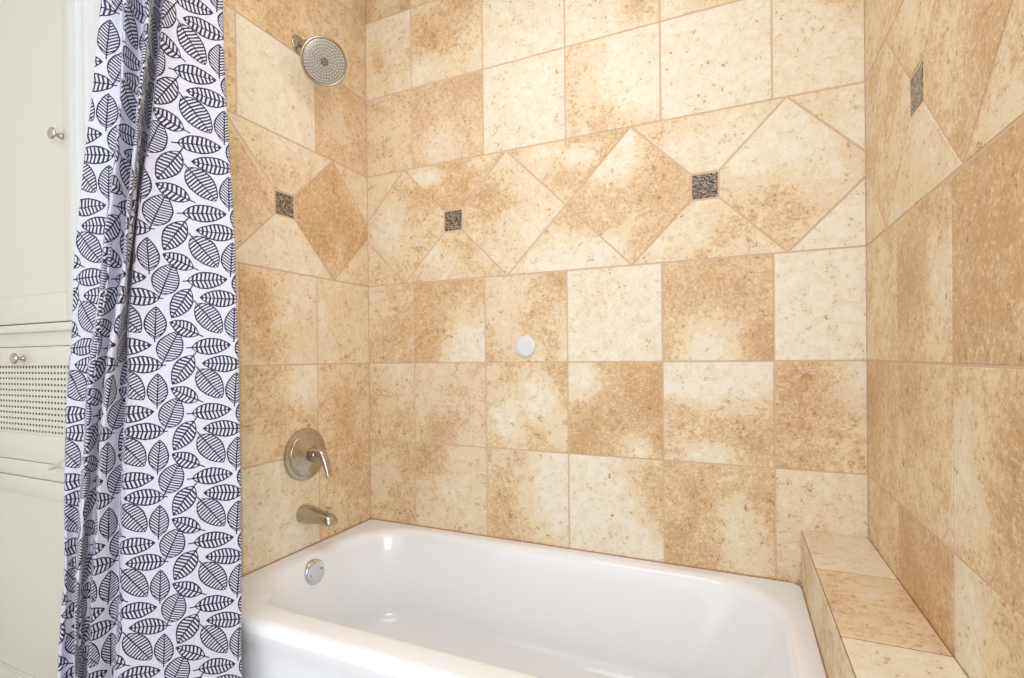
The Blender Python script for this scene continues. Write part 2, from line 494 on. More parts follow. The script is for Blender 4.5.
# ------------------------------------------------------------------ tiled ledge at the tub's end
LX0, LY1 = TUB_X + .0015, -.80
def ledge():
    bm_all = None
    root = None
    tl = Tiler(lambda s, t, h: Vector((s, -t, LEDGE_Z + h)), LX0 + .001, W - .001, .001, -LY1, cell=.017)
    edges = [0, .279 + .001, .279 + T, -LY1 + .05]
    sp = [S(.2, (.3, .2, .3, .2), hue=.2), S(.55, (.5, .3, .3, -.3), (.3, .7, .3, .1), hue=.35), S(.15)]
    for i in range(3):
        tl.rect(LX0 - .05, W + .05, edges[i], edges[i + 1], sp[i])
    top_bm = tl.bm
    tf = Tiler(lambda s, t, h: Vector((LX0 - h, -s, t)), .001, -LY1, FLOOR, LEDGE_Z - .005, cell=.02)
    for i in range(3):
        tf.rect(edges[i], edges[i + 1], -.83, LEDGE_Z + .05, S(.42, (.5, .5, .4, .1)))
        tf.rect(edges[i], edges[i + 1], FLOOR - .05, -.83)
    te = Tiler(lambda s, t, h: Vector((s, LY1 - h, t)), LX0 + .001, W - .001, FLOOR, LEDGE_Z - .005, cell=.02)
    te.rect(LX0 - .05, W + .05, -.83, LEDGE_Z + .05, S(.4)); te.rect(LX0 - .05, W + .05, FLOOR - .05, -.83, S(.5))
    o = empty('tiled_ledge', (LX0 + .08, -.4, FLOOR))
    tag(o, 'low travertine tiled ledge between the white bathtub and the right wall', 'ledge')
    for nm, t in (('ledge_top', tl), ('ledge_front', tf), ('ledge_end', te)):
        bmesh.ops.recalc_face_normals(t.bm, faces=t.bm.faces[:])
        m = mesh_obj(nm, t.bm, [STONE, GROUT], o); m.location = -Vector(o.location)
    bm = bmesh.new(); box(bm, LX0 + GH, W - .0005, LY1 + GH, -.0005, FLOOR + .0005, LEDGE_Z - GH)
    m = mesh_obj('ledge_core', bm, JOINT, o); m.location = -Vector(o.location)
ledge()

# ------------------------------------------------------------------ bathtub
def rrect(x0, x1, y0, y1, r, n=14):
    """rounded rectangle, r = radii at (x1,y1) (x0,y1) (x0,y0) (x1,y0); same count for every call"""
    pts = []
    for (cx, cy, a0, rr) in ((x1 - r[0], y1 - r[0], 0, r[0]), (x0 + r[1], y1 - r[1], 90, r[1]), (x0 + r[2], y0 + r[2], 180, r[2]), (x1 - r[3], y0 + r[3], 270, r[3])):
        for k in range(n + 1):
            a = math.radians(a0 + 90 * k / n)
            pts.append((cx + rr * math.cos(a), cy + rr * math.sin(a)))
    # straight sides get extra points
    out = []
    for i, p in enumerate(pts):
        out.append(p)
        q = pts[(i + 1) % len(pts)]
        if (i + 1) % (n + 1) == 0:
            for k in range(1, 12): out.append((p[0] + (q[0] - p[0]) * k / 12, p[1] + (q[1] - p[1]) * k / 12))
    return out

def bathtub():
    bm = bmesh.new()
    x0, x1, y0, y1 = .0022, TUB_X - .0004, TUB_Y, -.0022
    loops = []
    def L(x0, x1, y0, y1, r, z, ztop=None):
        ring = []
        for p in rrect(x0, x1, y0, y1, r):
            zz = z
            if ztop is not None:      # only the front edge rolls over; along the walls the rim stays flat
                w = min(1, max(0, (p[1] - (TUB_Y + .04)) / .05)); w = w * w * (3 - 2 * w)
                zz = z + (ztop - z) * w
            ring.append(bm.verts.new((p[0], p[1], zz)))
        loops.append(ring)
    o4 = (.03, .012, .035, .035)
    # outside, from the floor up: apron slightly set in under the rolled front rim
    L(x0 + .02, x1 - .02, y0 + .022, y1 - .02, o4, FLOOR + .001)
    L(x0 + .02, x1 - .02, y0 + .016, y1 - .02, o4, RIM - .10)
    L(x0 + .015, x1 - .015, y0 + .012, y1 - .015, o4, RIM - .062)
    for k in range(9):
        a = k / 8 * PI / 2          # roll of the outer edge
        rr = .028
        d = rr * (1 - math.cos(a)) ; z = RIM - rr + rr * math.sin(a)
        L(x0 + d * .2, x1 - d * .2, y0 + d, y1 - d * .2, (.03, .012, .035, .035), z, RIM - .003 * (1 - math.sin(a)))
    # flat of the rim, then the lip into the basin
    ix0, ix1, iy0, iy1 = .068, 1.478, -.68, -.05
    def inner(off, z, r, sl=0, sr=0, sb=0, sf=0):
        L(ix0 + off + sl, ix1 - off - sr, iy0 + off + sf, iy1 - off - sb, (r, r, r, r), z)
    inner(-.016, RIM + .001, .205)
    rr = .034
    for k in range(1, 8):
        a = k / 7 * math.radians(76)
        inner(-.014 + rr * math.sin(a) * .9, RIM + .001 - rr * (1 - math.cos(a)), .2)
    zt = RIM + .001 - rr * (1 - math.cos(math.radians(76)))
    # walls: steep at the drain end, sloping at the other
    zb = -.955
    rb = .085
    for k in range(1, 7):
        f = k / 6
        z = zt + (zb + rb * .75 - zt) * f
        inner(.0157, z, .2 - .03 * f, sl=.05 * f, sr=.15 * f ** 1.2, sb=.05 * f, sf=.045 * f)
    for k in range(1, 9):
        a = k / 8 * PI / 2
        h = rb * math.sin(a * .999)
        z = zb + rb * .75 - rb * .75 * (math.sin(a))
        d = rb * (1 - math.cos(a))
        inner(.0157 + d, z, .17, sl=.05, sr=.15 + d * .6, sb=.05, sf=.045)
    for k in (.25, .5, .8):
        q = .0157 + rb + k * .16
        inner(q, zb - .004 * k, max(.17 - k * .15, .02), sl=.05, sr=.15 + .05, sb=.05, sf=.045)
    n = len(loops[0])
    for a, b in zip(loops, loops[1:]):
        for k in range(n): bm.faces.new((a[k], a[(k + 1) % n], b[(k + 1) % n], b[k]))
    bm.faces.new(loops[-1])
    bm.faces.new(loops[0][::-1])
    bmesh.ops.recalc_face_normals(bm, faces=bm.faces[:])
    tub = mesh_obj('bathtub', bm, PORCELAIN, None, 60)
    tag(tub, 'white enamel alcove bathtub below the tiled walls', 'bathtub')
    # overflow plate on the drain end wall
    ax = Vector((1, 0, .13)).normalized()
    oc = Vector((.0905, -.392, -.679))
    bm = bmesh.new()
    lathe(bm, [(.040, -.006), (.040, .003), (.0386, .0066), (.035, .0082), (.02, .0094), (0, .0098)], oc, ax, 56)
    pl = mesh_obj('overflow_plate', bm, CHROME, tub, 50); pl['label'] = 'round chrome overflow plate'
    for s in (-1, 1):
        bm = bmesh.new()
        c = oc + ax * .0082 + Vector((0, s * .0225, s * .004))
        lathe(bm, [(.0048, 0), (.0048, .0012), (.0034, .0022), (.0018, .0012), (0, .0008)], c, ax, 20)
        mesh_obj('screw', bm, NICKEL_DARK, pl, 40)
    # thin stained caulk where the rim meets the tiles
    bm = bmesh.new()
    pts_b = [(.002, -.0022, RIM + .001), (TUB_X - .03, -.0022, RIM + .001)]
    sweep(bm, pts_b, [.0014, .0014], 8, 0, (0, 0, 1))
    sweep(bm, [(.0022, -.002, RIM + .001), (.0022, TUB_Y + .03, RIM + .001)], [.0014, .0014], 8, 0, (0, 0, 1))
    sweep(bm, [(TUB_X - .0006, -.03, RIM - .004), (TUB_X - .0006, TUB_Y + .03, RIM - .004)], [.0016, .0016], 8, 0, (0, 0, 1))
    cl = mesh_obj('caulk_bead', bm, CAULK, tub, 60); cl['label'] = 'orange stained caulk line along the tiles'
bathtub()

# ------------------------------------------------------------------ shower head
def shower_head():
    base = Vector((0, -.346, 1.094))
    root = empty('showerhead', base)
    tag(root, 'round brushed nickel shower head on a short arm high on the left wall', 'shower head')
    inv = -base
    def part(name, bm, m, parent=root, sm=45):
        o = mesh_obj(name, bm, m, parent, sm)
        if parent is root: o.location = inv
        return o
    bm = bmesh.new()
    lathe(bm, [(.031, .0004), (.0315, .002), (.0305, .0045), (.028, .0058), (.021, .0066), (.015, .0078), (.0115, .010), (.0105, .010), (0, .010)], base, (1, 0, 0), 40)
    part('wall_flange', bm, NICKEL)
    hc = Vector((.1195, -.3515, 1.0055)); n = Vector((.66, -.50, -.56)).normalized()
    back = hc - n * .062
    path = [tuple(base + Vector((.012, 0, 0))), tuple(base + Vector((.035, 0, 0))), tuple(base + Vector((.052, .002, -.006))), tuple((base + Vector((.06, 0, -.02))).lerp(back, .6)), tuple(back)]
    path = catmull(path, 8)
    bm = bmesh.new(); sweep(bm, path, [.0098] * len(path), 20)
    part('shower_arm', bm, NICKEL)
    bm = bmesh.new()   # ball collar and bell
    lathe(bm, [(.010, -.066), (.0165, -.064), (.0185, -.056), (.0165, -.047), (.014, -.044), (.0185, -.041), (.021, -.034), (.030, -.028), (.050, -.023), (.066, -.018), (.0725, -.012),
               (.0742, -.007), (.0742, -.002), (.0732, .001), (.0702, .0022), (.0672, .001), (.0662, -.001), (0, -.001)], hc, n, 72)
    head = part('head_body', bm, NICKEL)
    bm = bmesh.new()
    lathe(bm, [(.0665, -.002), (.0662, .0006), (.06, .0022), (.04, .0032), (.02, .0036), (0, .0038)], hc, n, 64)
    F = Matrix.Translation(hc) @ frame_from(n)
    for ring, cnt in enumerate((1, 6, 12, 18, 24, 30, 36, 42)):
        rad = ring * .00885
        for k in range(cnt):
            a = 2 * PI * k / cnt + ring * .4
            dark = ring == 0 or (ring == 1) 
            tmp = bmesh.new()
            lathe(tmp, [(.0034, 0), (.0032, .0015), (.0022, .0032), (.0010, .0037), (0, .0031)], (rad * math.cos(a), rad * math.sin(a), .0015 + .002 * (1 - (ring / 7))), (0, 0, 1), 10, cap0=False)
            add(bm, tmp, 2 if dark else 1, F)
    fo = mesh_obj('spray_face', bm, [FACE, NOZ, NOZD], root, 50); fo.location = inv
    fo['label'] = 'round spray face covered with small silvery nozzles'
shower_head()

# ------------------------------------------------------------------ valve and spout
def valve():
    c = Vector((0, -.341, -.308))
    root = empty('shower_valve', c)
    tag(root, 'brushed nickel shower valve with lever handle on the left tiled wall', 'shower valve')
    bm = bmesh.new()
    lathe(bm, [(.089, .0005), (.089, .007), (.0878, .0092), (.0765, .0105), (.0745, .0115), (.0735, .0145), (.0715, .0165), (.055, .0205), (.038, .026), (.027, .031), (.0235, .033), (0, .033)], c, (1, 0, 0), 72)
    o = mesh_obj('escutcheon', bm, NICKEL, root, 40); o.location = -c
    bm = bmesh.new()
    lathe(bm, [(.0055, 0), (.0055, .004), (.004, .005), (0, .005)], c + Vector((.0272, .014, .030)), (1, 0, .2), 16)
    b = mesh_obj('temperature_dot', bm, NICKEL_DARK, root, 40); b.location = -c
    bm = bmesh.new()
    lathe(bm, [(.0235, .0), (.0235, .020), (.0215, .028), (.018, .031), (0, .031)], c + Vector((.030, 0, .0)), (1, 0, 0), 40)
    o = mesh_obj('handle_hub', bm, NICKEL_DARK, root, 40); o.location = -c
    bm = bmesh.new()
    P = catmull([(.040, 0, .006), (.058, 0, .0125), (.077, -.001, .008), (.092, -.002, -.010), (.103, -.003, -.035), (.1105, -.003, -.057), (.113, -.003, -.066)], 8)
    n = len(P)
    rad = []
    for i in range(n):
        f = i / (n - 1)
        w = .0205 - .0090 * min(1, f * 1.25); h = .0175 - .0095 * min(1, f * 1.15)
        if f > .96: w *= .7; h *= .7
        rad.append((w, h))
    sweep(bm, [tuple(c + Vector(p)) for p in P], rad, 24)
    o = mesh_obj('lever_handle', bm, NICKEL, root, 60); o.location = -c
valve()

def spout():
    c = Vector((0, -.348, -.5105))
    root = empty('tub_spout', c)
    tag(root, 'brushed nickel tub spout with pull knob just above the bathtub rim', 'tub spout')
    P = catmull([(.0006, 0, 0), (.012, 0, 0), (.04, 0, -.001), (.075, 0, -.0035), (.100, 0, -.0055), (.114, 0, -.0085), (.1225, 0, -.0155), (.1245, 0, -.0235)], 6)
    key = [(.0325, .0325), (.0318, .0318), (.0295, .0285), (.027, .0230), (.026, .0200), (.0255, .0195), (.0245, .0180), (.0225, .0160)]
    rad = catmull(key, 6)
    bm = bmesh.new(); sweep(bm, [tuple(c + Vector(p)) for p in P], [tuple(r) for r in rad], 32)
    o = mesh_obj('spout_body', bm, NICKEL, root, 50); o.location = -c
    bm = bmesh.new()
    lathe(bm, [(.0035, 0), (.0035, .014), (.004, .015), (.009, .017), (.0095, .020), (.008, .0225), (0, .0235)], c + Vector((.109, 0, .010)), (.12, 0, 1), 24)
    o = mesh_obj('diverter_knob', bm, NICKEL, root, 40); o.location = -c
spout()

# white disc on the back wall
bm = bmesh.new()
lathe(bm, [(.0375, .0003), (.038, .002), (.0375, .0048), (.036, .006), (.02, .0066), (0, .0068)], (.687, 0, .0572), (0, -1, 0), 56)
d = mesh_obj('wall_cap', bm, PLASTIC, None, 45)
tag(d, 'small flat round white plastic cap on the tiled back wall', 'wall cap')

# ------------------------------------------------------------------ linen cabinet
def knob_bm(c):
    bm = bmesh.new()
    lathe(bm, [(.0085, 0), (.0085, .002), (.006, .004), (.0048, .0095), (.0055, .0145), (.010, .0172), (.0150, .0196), (.0158, .022), (.0145, .025), (.010, .0272), (0, .028)], c, (0, -1, 0), 32)
    return bm

def cabinet():
    root = empty('linen_cabinet', (-.45, -.6, FLOOR))
    tag(root, 'built-in ivory painted linen cabinet with pierced hamper front behind the curtain', 'cabinet')
    inv = -Vector(root.location)
    def part(name, bm, m, parent=root, sm=40):
        o = mesh_obj(name, bm, m, parent, sm)
        if parent is root: o.location = inv
        return o
    XL, XR = ROOM_X + .001, -.1205
    DR = -.1965       # right edge of the upper door
    DL = -.72
    LR = -.162        # right edge of the lower fronts
    F = FRONT
    bm = bmesh.new()  # carcass: sides, back, decks, face frame
    box(bm, XL, XL + .02, F + .02, -.45, FLOOR + .001, CEIL - .001)
    box(bm, XR - .02, XR, F + .02, -.45, FLOOR + .001, CEIL - .001)
    box(bm, XL + .02, XR - .02, -.47, -.45, FLOOR + .001, CEIL - .001)
    for z in (-.93, -.315, .095): box(bm, XL + .02, XR - .02, F + .03, -.47, z, z + .018)
    box(bm, XL, DL - .002, F, F + .02, FLOOR + .001, CEIL - .001, .001)            # left stile
    box(bm, LR + .002, XR, F + .004, F + .02, FLOOR + .001, CEIL - .001, .001)      # right stile
    box(bm, DL - .002, LR + .002, F + .002, F + .02, .062, .1225, .001)             # rail under the door
    box(bm, DL - .002, LR + .002, F + .001, F + .02, -.302, -.2585, .001)           # rail under the hamper front
    box(bm, DL - .002, LR + .002, F + .002, F + .02, FLOOR + .001, -.965, .001)     # toe rail
    box(bm, DL - .002, DR, F + .002, F + .02, CEIL - .10, CEIL - .001, .001)
    part('carcass', bm, CAB_PAINT)
    bm = bmesh.new()  # ledge strip
    box(bm, DL - .01, LR + .01, F - .010, F + .004, .101, .1225, .002)
    part('ledge_strip', bm, CAB_PAINT)
    bm = bmesh.new()  # added dark sheet, painted shade behind the pierced panel
    box(bm, DL + .01, LR - .01, F + .028, F + .032, -.25, .055)
    part('dark_backing', bm, DARK)
    # casing beside the door
    bm = bmesh.new()
    zc0, zc1 = FLOOR + .001, CEIL - .002
    prof = [(-.2215, F + .004), (-.2215, F - .010), (-.219, F - .013), (-.188, F - .013), (-.184, F - .010), (-.180, F - .002), (-.171, F - .002), (-.166, F - .010), (-.158, F - .0135), (-.146, F - .0135),
            (-.139, F - .009), (-.134, F - .001), (-.122, F - .001), (-.117, F - .009), (-.075, F - .009), (-.064, F - .007), (-.060, F - .003), (-.060, F + .004)]
    prof = [(x + .028, y) for x, y in prof]
    z_low = .125
    a = [bm.verts.new((x, y, z_low)) for x, y in prof]; b = [bm.verts.new((x, y, zc1)) for x, y in prof]
    for i in range(len(prof)):
        j = (i + 1) % len(prof); bm.faces.new((a[i], a[j], b[j], b[i]))
    bm.faces.new(a[::-1]); bm.faces.new(b)
    prof2 = [(LR + .004, F + .004), (LR + .004, F - .004)] + prof[7:]
    a = [bm.verts.new((x, y, zc0)) for x, y in prof2]; b = [bm.verts.new((x, y, z_low)) for x, y in prof2]
    for i in range(len(prof2)):
        j = (i + 1) % len(prof2); bm.faces.new((a[i], a[j], b[j], b[i]))
    bm.faces.new(a[::-1]); bm.faces.new(b)
    bmesh.ops.recalc_face_normals(bm, faces=bm.faces[:])
    o = part('casing', bm, CASING_PAINT, sm=25); o['label'] = 'white moulded door casing'
    def shaker(name, x0, x1, z0, z1, rl, rb, rt, deep=.006, cane=None):
        bm = bmesh.new()
        bv = .0016
        if cane is None:
            box(bm, x0 + rl - .004, x1 - rl + .004, F + deep, F + .018, z0 + rb - .004, z1 - rt + .004)
        box(bm, x0, x0 + rl, F, F + .02, z0, z1, bv); box(bm, x1 - rl, x1, F, F + .02, z0, z1, bv)
        box(bm, x0 + rl - .001, x1 - rl + .001, F + .0002, F + .02, z0, z0 + rb, bv); box(bm, x0 + rl - .001, x1 - rl + .001, F + .0002, F + .02, z1 - rt, z1, bv)
        # bead round the panel
        for (p, q, r, s) in ((x0 + rl, x1 - rl, z0 + rb, z0 + rb + .006), *(() if cane else ((x0 + rl, x1 - rl, z1 - rt - .006, z1 - rt),)), (x0 + rl, x0 + rl + .006, z0 + rb, z1 - rt), (x1 - rl - .006, x1 - rl, z0 + rb, z1 - rt)):
            box(bm, p, q, F + .0015, F + .012, r, s, .0014)
        return part(name, bm, CAB_PAINT)
    up = shaker('door', DL, DR, .1265, CEIL - .103, .052, .076, .076)
    up['label'] = 'upper cabinet door with flat recessed panel'
    k = mesh_obj('knob', knob_bm((-.256, F, .612)), NICKEL, up, 40)
    ham = shaker('hamper_front', DL, LR, -.2565, .0605, .022, .075, .052, cane=True)
    ham['label'] = 'hamper front with rows of small square holes'
    k = mesh_obj('knob', knob_bm((-.462, F, .029)), NICKEL, ham, 40)
    # pierced panel: a lattice of crossing strips
    bm = bmesh.new()
    cx0, cx1, cz0, cz1 = DL + .022, LR - .022 + .018, -.2565 + .075, .0605 - .052
    pitch = .0161
    rows = int((cz1 - cz0) / pitch)
    z = cz1
    for r in range(rows + 1):
        za = cz1 - .001 - r * pitch - .0062
        box(bm, cx0, cx1, F + .0040, F + .0052, max(za - (pitch - .0062), cz0 - .002), za)
    cols = int((cx1 - cx0) / pitch)
    for c in range(cols + 1):
        xa = cx0 + c * pitch
        box(bm, xa, xa + .0078, F + .0042, F + .0050, cz0, cz1)
    m = mesh_obj('pierced_panel', bm, CAB_PAINT, ham)
    low = shaker('door', DL, LR, -.962, -.3045, .05, .088, .042, deep=.010)
    low['label'] = 'lower cabinet door with flat recessed panel'
    # painted latch between the hamper front and the rail
    bm = bmesh.new()
    c = Vector((-.266, F, -.2545))
    lathe(bm, [(.0125, -.001), (.0125, .0025), (.009, .005), (.0062, .008), (.0058, .018), (.0074, .021), (.0078, .033), (.006, .0365), (0, .037)], c, (0, -1, 0), 28)
    box(bm, c.x - .004, c.x + .004, F - .011, F, c.z + .006, c.z + .014, .0012)
    o = part('latch', bm, CAB_PAINT); o['label'] = 'small paint-covered cupboard latch'
cabinet()

# ------------------------------------------------------------------ shower curtain
PU, PVV = .165, .152
def curtain_material():
    k = NT('leaf_print_cotton')
    # --- one printed leaf
    g = bpy.data.node_groups.new('leaf_print', 'ShaderNodeTree')
    I = g.interface
    for nm in ('U', 'V', 'CX', 'CY', 'COS', 'SIN', 'L', 'W', 'POW', 'RIBS', 'SLANT', 'DUTY', 'STEM'):
        I.new_socket(name=nm, in_out='INPUT', socket_type='NodeSocketFloat')
    I.new_socket(name='Ink', in_out='OUTPUT', socket_type='NodeSocketFloat')
    gi = g.nodes.new('NodeGroupInput'); go = g.nodes.new('NodeGroupOutput')
    def m(op, a, b=None, c=None):
        x = g.nodes.new('ShaderNodeMath'); x.operation = op
        for i, v in enumerate((a, b, c)):
            if v is None: continue
            if isinstance(v, (int, float)): x.inputs[i].default_value = v
            else: g.links.new(v, x.inputs[i])
        return x.outputs[0]
    i = gi.outputs
    def wrap(d, P): return m('SUBTRACT', d, m('MULTIPLY', m('ROUND', m('DIVIDE', d, P)), P))
    dx = wrap(m('SUBTRACT', i['U'], i['CX']), PU); dy = wrap(m('SUBTRACT', i['V'], i['CY']), PVV)
    s = m('ADD', m('MULTIPLY', dx, i['COS']), m('MULTIPLY', dy, i['SIN']))
    t = m('SUBTRACT', m('MULTIPLY', dy, i['COS']), m('MULTIPLY', dx, i['SIN']))
    a = m('ABSOLUTE', t)
    x = m('DIVIDE', s, i['L'])
    q = m('MAXIMUM', m('SUBTRACT', 1, m('MULTIPLY', x, x)), 0)
    # a little fuller towards the stem
    h = m('MULTIPLY', m('MULTIPLY', i['W'], m('POWER', q, i['POW'])), m('SUBTRACT', 1.03, m('MULTIPLY', x, .16)))
    gap = m('SUBTRACT', h, a)
    inside = m('GREATER_THAN', gap, 0)
    outline = m('LESS_THAN', gap, .0030)
    ph = m('FRACT', m('MULTIPLY', m('SUBTRACT', s, m('MULTIPLY', a, i['SLANT'])), i['RIBS']))
    rib = m('LESS_THAN', ph, i['DUTY'])
    mid = m('LESS_THAN', a, .0011)
    ink = m('MULTIPLY', inside, m('MAXIMUM', m('MAXIMUM', outline, rib), mid))
    stem = m('MULTIPLY', m('LESS_THAN', a, .0014), m('MULTIPLY', m('LESS_THAN', s, 0), m('GREATER_THAN', s, m('MULTIPLY', m('ADD', i['L'], i['STEM']), -1))))
    g.links.new(m('MAXIMUM', ink, stem), go.inputs['Ink'])
    uv = k.n('ShaderNodeUVMap', uv_map='UVMap').outputs[0]
    # hand-drawn wobble
    wob = k.n('ShaderNodeTexNoise'); wob.inputs['Scale'].default_value = 70; wob.inputs['Detail'].default_value = 1; k.l(uv, wob.inputs['Vector'])
    wv = k.vmath('MULTIPLY', k.vmath('SUBTRACT', wob.outputs['Color'], (.5, .5, .5)), (.0022, .0022, 0))
    uv2 = k.vmath('ADD', uv, wv)
    sep = k.n('ShaderNodeSeparateXYZ'); k.l(uv2, sep.inputs[0])
    sx, sy = PU / 220, PVV / 240
    # centre, stem-to-tip direction, half length, half width (pixels of the repeat), shape power, ribs, slant, duty, stem
    leaves = [((415, 178), (6, 118), 59, 28, .85, 11, .75, .5, 10),
              ((453, 263), (40, 106), 58, 36, .72, 13, .25, .5, 14),
              ((486, 348), (-58, -100), 61, 30, .85, 10, .35, .5, 14),
              ((491, 437), (-80, 46), 47, 27, .85, 8, .35, .48, 14),
              ((564, 160), (68, -108), 63, 36, .72, 13, .15, .5, 13),
              ((567, 262), (108, 10), 57, 30, .8, 10, .25, .48, 14),
              ((596, 327), (-105, 5), 56, 30, .8, 10, .25, .48, 8)]
    ink = None
    for (cx, cy), (ax, ay), L, w, pw, nr, sl, du, st in leaves:
        nd = k.n('ShaderNodeGroup'); nd.node_tree = g
        vx, vy = ax * sx, ay * sy; ln = math.hypot(vx, vy)
        la = math.hypot(ax, ay); kl = ln / la; kw = math.hypot(ay * sx, ax * sy) / la
        vals = dict(CX=(cx - 635) * sx, CY=-(cy - 178) * sy, COS=vx / ln, SIN=vy / ln, L=L * kl, W=w * kw, POW=pw, RIBS=nr / (2 * L * kl), SLANT=sl, DUTY=du, STEM=st * kl)
        for kk, vv in vals.items(): nd.inputs[kk].default_value = vv
        k.l(sep.outputs[0], nd.inputs['U']); k.l(sep.outputs[1], nd.inputs['V'])
        ink = nd.outputs[0] if ink is None else k.math('MAXIMUM', ink, nd.outputs[0])
    # slubbed weave
    mp = k.n('ShaderNodeMapping'); mp.inputs['Scale'].default_value = (60, 900, 1); k.l(uv, mp.inputs['Vector'])
    slub = k.noise(mp.outputs[0], 1, 3)
    cloth = k.mix(k.ramp(slub, .3, .7), lin(211, 212, 231), lin(227, 228, 243))
    k.l(k.mix(ink, cloth, lin(24, 23, 52)), k.b.inputs['Base Color'])
    k.b.inputs['Roughness'].default_value = .6
    k.b.inputs['Sheen Weight'].default_value = .15
    k.bump(slub, .12, .0006)
    # light comes through the cotton
    tr = k.n('ShaderNodeBsdfTranslucent'); k.l(k.b.inputs['Base Color'].links[0].from_socket, tr.inputs['Color'])
    mx = k.n('ShaderNodeMixShader'); mx.inputs[0].default_value = .15
    k.l(k.b.outputs[0], mx.inputs[1]); k.l(tr.outputs[0], mx.inputs[2])
    k.l(mx.outputs[0], k.t.nodes['Material Output'].inputs['Surface'])
    return k.m

def curtain():
    # plan of the folds (x, y) at six heights, from the tub side to the cabinet side
    levels = [
        (1, [(0.2493, -0.822), (0.2613, -0.826), (0.2703, -0.831), (0.2713, -0.84), (0.2713, -0.8642), (0.2714, -0.8911), (0.2714, -0.9078), (0.2714, -0.9326), (0.2763, -0.95), (0.2746, -0.9545), (0.2589, -0.949), (0.2549, -0.9375), (0.2387, -0.924), (0.2183, -0.923), (0.2388, -0.9545), (0.2592, -0.98), (0.2579, -0.9845), (0.2416, -0.979), (0.2366, -0.9675), (0.2191, -0.954), (0.1984, -0.953), (0.2117, -0.978), (0.225, -0.997), (0.2239, -1.0015), (0.207, -0.996), (0.2039, -0.986), (0.1879, -0.9741), (0.1668, -0.9731), (0.1722, -0.992), (0.1795, -1.006), (0.1728, -1.008), (0.1566, -1.0), (0.148, -0.992)]),
        (0.65, [(0.2557, -0.818), (0.2677, -0.822), (0.2767, -0.827), (0.2777, -0.836), (0.2656, -0.8612), (0.2559, -0.8888), (0.2462, -0.9064), (0.2365, -0.932), (0.2343, -0.95), (0.2325, -0.9545), (0.2163, -0.949), (0.2146, -0.939), (0.2002, -0.9271), (0.1792, -0.9261), (0.2082, -0.956), (0.2371, -0.98), (0.2358, -0.9845), (0.2193, -0.979), (0.2167, -0.969), (0.2015, -0.9571), (0.1805, -0.9561), (0.1897, -0.9795), (0.1989, -0.997), (0.1978, -1.0015), (0.1806, -0.996), (0.1801, -0.9876), (0.1666, -0.9772), (0.1451, -0.9762), (0.1278, -0.9936), (0.1126, -1.006), (0.1055, -1.008), (0.0884, -1.0), (0.0792, -0.992)]),
        (0.18, [(0.2649, -0.802), (0.2769, -0.806), (0.2859, -0.811), (0.2869, -0.82), (0.2494, -0.8493), (0.2194, -0.88), (0.1894, -0.9009), (0.1593, -0.9296), (0.1422, -0.95), (0.1404, -0.9545), (0.1233, -0.949), (0.1265, -0.9421), (0.1164, -0.9333), (0.094, -0.9323), (0.1235, -0.9591), (0.153, -0.98), (0.1516, -0.9845), (0.1342, -0.979), (0.1368, -0.9721), (0.126, -0.9633), (0.1038, -0.9623), (0.1118, -0.9827), (0.1197, -0.997), (0.1186, -1.0015), (0.1005, -0.996), (0.1165, -0.9963), (0.1187, -0.9946), (0.0964, -0.9936), (0.063, -1.0023), (0.0318, -1.006), (0.0243, -1.008), (0.0061, -1.0), (-0.0037, -0.992)]),
        (-0.1, [(0.2598, -0.796), (0.2718, -0.8), (0.2808, -0.805), (0.2818, -0.814), (0.2388, -0.8448), (0.2044, -0.8768), (0.1701, -0.8988), (0.1357, -0.9287), (0.1154, -0.95), (0.1136, -0.9545), (0.0962, -0.949), (0.1021, -0.9437), (0.0946, -0.9364), (0.0718, -0.9354), (0.0787, -0.9607), (0.0856, -0.98), (0.0842, -0.9845), (0.066, -0.979), (0.0685, -0.9721), (0.0571, -0.9633), (0.0337, -0.9623), (0.0422, -0.9827), (0.0507, -0.997), (0.0495, -1.0015), (0.0306, -0.996), (0.046, -0.9957), (0.0471, -0.9933), (0.0235, -0.9923), (0.008, -1.0017), (-0.0053, -1.006), (-0.0131, -1.008), (-0.0317, -1.0), (-0.0417, -0.992)]),
        (-0.45, [(0.2534, -0.792), (0.2654, -0.796), (0.2744, -0.801), (0.2754, -0.81), (0.2251, -0.8417), (0.1849, -0.8746), (0.1447, -0.8973), (0.1044, -0.9281), (0.0799, -0.95), (0.0781, -0.9545), (0.0603, -0.949), (0.0663, -0.9437), (0.0585, -0.9364), (0.0352, -0.9354), (0.0345, -0.9607), (0.0338, -0.98), (0.0323, -0.9845), (0.0136, -0.979), (0.016, -0.9721), (0.0041, -0.9633), (-0.0201, -0.9623), (-0.0053, -0.9827), (0.0096, -0.997), (0.0083, -1.0015), (-0.011, -0.996), (-0.0044, -0.9913), (-0.0124, -0.9846), (-0.037, -0.9836), (-0.0354, -0.9973), (-0.0317, -1.006), (-0.0396, -1.008), (-0.0586, -1.0), (-0.0688, -0.992)]),
        (-0.9, [(0.2445, -0.79), (0.2565, -0.794), (0.2655, -0.799), (0.2665, -0.808), (0.2097, -0.8403), (0.1643, -0.8735), (0.1189, -0.8966), (0.0735, -0.9278), (0.0453, -0.95), (0.0434, -0.9545), (0.0253, -0.949), (0.0313, -0.9437), (0.0233, -0.9364), (-0.0007, -0.9354), (0.0027, -0.9607), (0.006, -0.98), (0.0045, -0.9845), (-0.0145, -0.979), (-0.0122, -0.9721), (-0.0243, -0.9633), (-0.049, -0.9623), (-0.0359, -0.9827), (-0.0228, -0.997), (-0.0241, -1.0015), (-0.0438, -0.996), (-0.0385, -0.9907), (-0.048, -0.9834), (-0.0732, -0.9824), (-0.0745, -0.9967), (-0.0735, -1.006), (-0.0817, -1.008), (-0.1013, -1.0), (-0.1118, -0.992)]),
    ]
